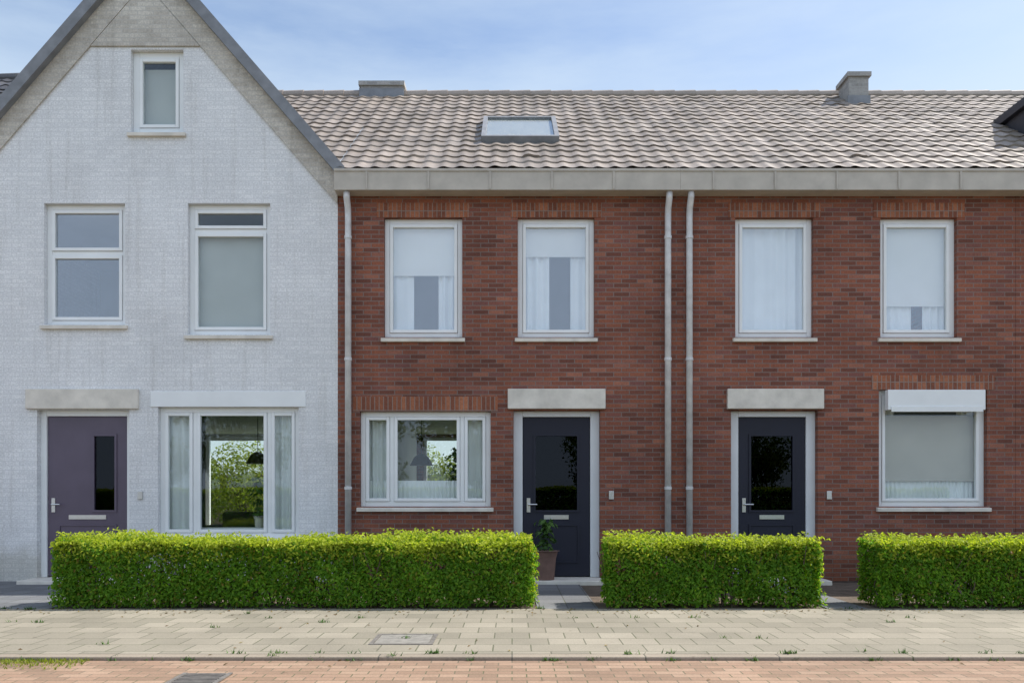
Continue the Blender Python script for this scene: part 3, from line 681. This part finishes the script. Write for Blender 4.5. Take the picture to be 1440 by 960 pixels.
for i, (x, y, hh, r) in enumerate(((-10.3, 15.4, 2.5, 1.2), (-8.5, 15.0, 2.9, 1.35), (-3.3, 15.2, 3.0, 1.3), (-1.7, 15.5, 2.5, 1.2))):
    shrub(x, y, hh, r, 70 + i, 'leafy sunlit shrub in the back garden, seen through a living room window', 'shrub_leaf')

fe = empty('garden_fence', (-4, 17.5, 0)); tag(fe, 'brown board fence at the end of the back gardens, behind the shrubs', 'fence')
p = MB(); q = -15.0
while q < 12:
    p.box(q, q + .16, 17.5, 17.53, -.05, 1.95 + .02 * math.sin(q * 9)); q += .168
p.build('boards', M['fence_wood'], fe)
q = -15.0
while q < 12:
    k = MB(); k.box(q - .045, q + .045, 17.4, 17.49, -.1, 2.02); k.build('post', M['fence_wood'], fe); q += 1.8
adopt(fe)
def sofa(x, y, label, mat):
    r = empty('sofa', (x, y, .06)); tag(r, label, 'sofa')
    k = MB(); k.box(x - .95, x + .95, y - .4, y + .4, .16, .42); k.build('seat', M[mat], r, bevel=.04)
    k = MB(); k.box(x - .93, x + .93, y + .22, y + .44, .43, .88); k.build('backrest', M[mat], r, bevel=.06)
    for sgn in (-1, 1):
        k = MB(); k.box(x + sgn * 1.06 - .1, x + sgn * 1.06 + .1, y - .4, y + .44, .16, .62); k.build('armrest', M[mat], r, bevel=.05)
        for yy in (-.33, .33):
            k = MB(); k.tube([(x + sgn * .85, y + yy, .06), (x + sgn * .85, y + yy, .165)], .025, 8); k.build('leg', M['black'], r)
    adopt(r)
sofa(-5.0, 5.2, 'grey sofa inside the white house, seen through its wide window', 'sofa_cloth')
def pendant(x, y, z, label):
    r = empty('pendant_lamp', (x, y, 2.7)); tag(r, label, 'lamp')
    k = MB(); k.tube([(x, y, 2.7), (x, y, z + .2)], .006, 6); k.build('cord', M['black'], r)
    k = MB(); k.tube([(x, y, z + .2), (x, y, z + .14), (x, y, z)], .05, 20, .2); k.build('lamp_shade', M['black'], r); adopt(r)
pendant(-4.35, 2.6, 1.75, 'dark pendant lamp hanging in the white house living room')
pendant(-1.55, 2.6, 1.72, 'dark pendant lamp hanging in the brick house living room')
# covers in the paving
cv = empty('inspection_cover', (-.9, -4.85, 0)); tag(cv, 'square grey inspection cover let into the beige pavement', 'cover')
k = MB(); k.frame(-1.16, -.64, -5.11, -4.59, .035, 0, .006); 
for v in k.bm.verts: v.co = Vector((v.co.x, v.co.z, v.co.y))
k.build('rim', M['iron'], cv)
k = MB(); k.box(-1.12, -.68, -5.07, -4.63, .001, .0045); k.box(-.93, -.87, -4.74, -4.71, .005, .009); k.build('plate', M['stone_grey'], cv); adopt(cv)
gr = empty('road_gully', (-2.1, -6.28, Z_ROAD)); tag(gr, 'cast iron road gully with a slotted grate at the bottom of the photo', 'gully')
k = MB(); k.box(-2.27, -1.93, -6.45, -6.1, Z_ROAD + .001, Z_ROAD + .004); k.build('sump', M['soil'], gr)
k = MB(); k.box(-2.27, -2.24, -6.45, -6.1, Z_ROAD + .005, Z_ROAD + .012); k.box(-1.96, -1.93, -6.45, -6.1, Z_ROAD + .005, Z_ROAD + .012)
for i in range(8): k.box(-2.235, -1.965, -6.44 + i * .043, -6.418 + i * .043, Z_ROAD + .005, Z_ROAD + .011)
k.build('grate', M['iron'], gr); adopt(gr)

# moss and short grass in the joints along the road edge, bottom left
rng = random.Random(5); bm = bmesh.new()
for _ in range(1700):
    u = rng.random() ** 1.1
    p = Vector((-4.9 + u * 1.75 + rng.gauss(0, .03), -5.62 - abs(rng.gauss(0, .14)), Z_ROAD + .004))
    a = rng.uniform(0, 6.28); hgt = rng.uniform(.006, .03); w = .006
    dx, dy = math.cos(a) * w, math.sin(a) * w
    vs = [bm.verts.new(p + Vector(q)) for q in ((-dx, -dy, 0), (dx, dy, 0), (rng.uniform(-.02, .02), rng.uniform(-.02, .02), hgt))]
    bm.faces.new(vs)
me = bpy.data.meshes.new('moss'); bm.to_mesh(me); bm.free(); me.materials.append(M['shrub_leaf'])
o = bpy.data.objects.new('moss', me); COL.objects.link(o); tag(o, 'patch of mossy grass at the road edge in the bottom left corner', 'moss', kind='stuff')

# ------------------------------------------------------------------ light, sky, camera
SUN_EL, SUN_AZ = R(51), R(72)                    # azimuth measured from straight behind the houses towards the right
sdir = Vector((math.cos(SUN_EL) * math.sin(SUN_AZ), math.cos(SUN_EL) * math.cos(SUN_AZ), math.sin(SUN_EL)))
L = bpy.data.lights.new('sun', 'SUN'); L.energy = 4.0; L.angle = R(.5); L.color = (1, .95, .87)
lo = bpy.data.objects.new('sun', L); COL.objects.link(lo); lo.rotation_euler = sdir.to_track_quat('Z', 'Y').to_euler()
wd = bpy.data.worlds.new('World'); sc.world = wd; wd.use_nodes = True; nt = wd.node_tree
bg = nt.nodes['Background']; sky = nt.nodes.new('ShaderNodeTexSky'); sky.sky_type = 'NISHITA'; sky.sun_disc = False
sky.sun_elevation = SUN_EL; sky.sun_rotation = SUN_AZ
sky.air_density = 1.0; sky.dust_density = 1.2; sky.ozone_density = .8
# thin high cloud over the Nishita sky
tc = nt.nodes.new('ShaderNodeTexCoord'); mp = nt.nodes.new('ShaderNodeMapping'); mp.inputs['Scale'].default_value = (1.2, 1.2, 5)
nt.links.new(tc.outputs['Generated'], mp.inputs[0])
cl = noise(nt, mp.outputs[0], 1.6, 7, .6)
fac = ramp(nt, cl, [(.42, (.02, .02, .02)), (.78, (.6, .6, .6))])
sz0 = nt.nodes.new('ShaderNodeSeparateXYZ'); nt.links.new(tc.outputs['Generated'], sz0.inputs[0])
wob = nt.nodes.new('ShaderNodeMath'); wob.operation = 'MULTIPLY_ADD'; wob.inputs[1].default_value = -.09; nt.links.new(cl, wob.inputs[0]); nt.links.new(sz0.outputs[2], wob.inputs[2])
low = ramp(nt, wob.outputs[0], [(.34, (.72, .72, .72)), (.425, (.0, .0, .0))])
fac = mixc(nt, 1.0, fac, low, 'SCREEN')
cc = mixc(nt, fac, sky.outputs[0], (3.7, 4.4, 5.1))
sx = nt.nodes.new('ShaderNodeSeparateXYZ'); nt.links.new(tc.outputs['Generated'], sx.inputs[0])
neg = nt.nodes.new('ShaderNodeMath'); neg.operation = 'MULTIPLY'; neg.inputs[1].default_value = -1; nt.links.new(sx.outputs[1], neg.inputs[0])
front = ramp(nt, neg.outputs[0], [(.0, (0, 0, 0)), (.5, (1, 1, 1))])
mp2 = nt.nodes.new('ShaderNodeMapping'); mp2.inputs['Scale'].default_value = (1, 1, 2.2); nt.links.new(tc.outputs['Generated'], mp2.inputs[0])
fill_cloud = ramp(nt, noise(nt, mp2.outputs[0], 2.3, 9, .58), [(.34, (.1, .1, .1)), (.52, (1, 1, 1))])
fill_bank = mixc(nt, 1.0, front, fill_cloud, 'MULTIPLY')
cc = mixc(nt, fill_bank, cc, (4.5, 5.25, 6.5))  # unseen bright cloud added behind the camera to fill shaded facades and panes
nt.links.new(cc, bg.inputs[0]); bg.inputs[1].default_value = .115

cam = bpy.data.cameras.new('camera'); co = bpy.data.objects.new('camera', cam); COL.objects.link(co)
co.location = (0, -12, 1.2); co.rotation_euler = (R(90), 0, 0)
cam.lens = 30; cam.sensor_width = 36; cam.shift_y = (697 - 480) / 1440; cam.clip_end = 2000
sc.camera = co
sc.view_settings.view_transform = 'Standard'; sc.view_settings.look = 'None'; sc.view_settings.exposure = .78; sc.view_settings.gamma = 1
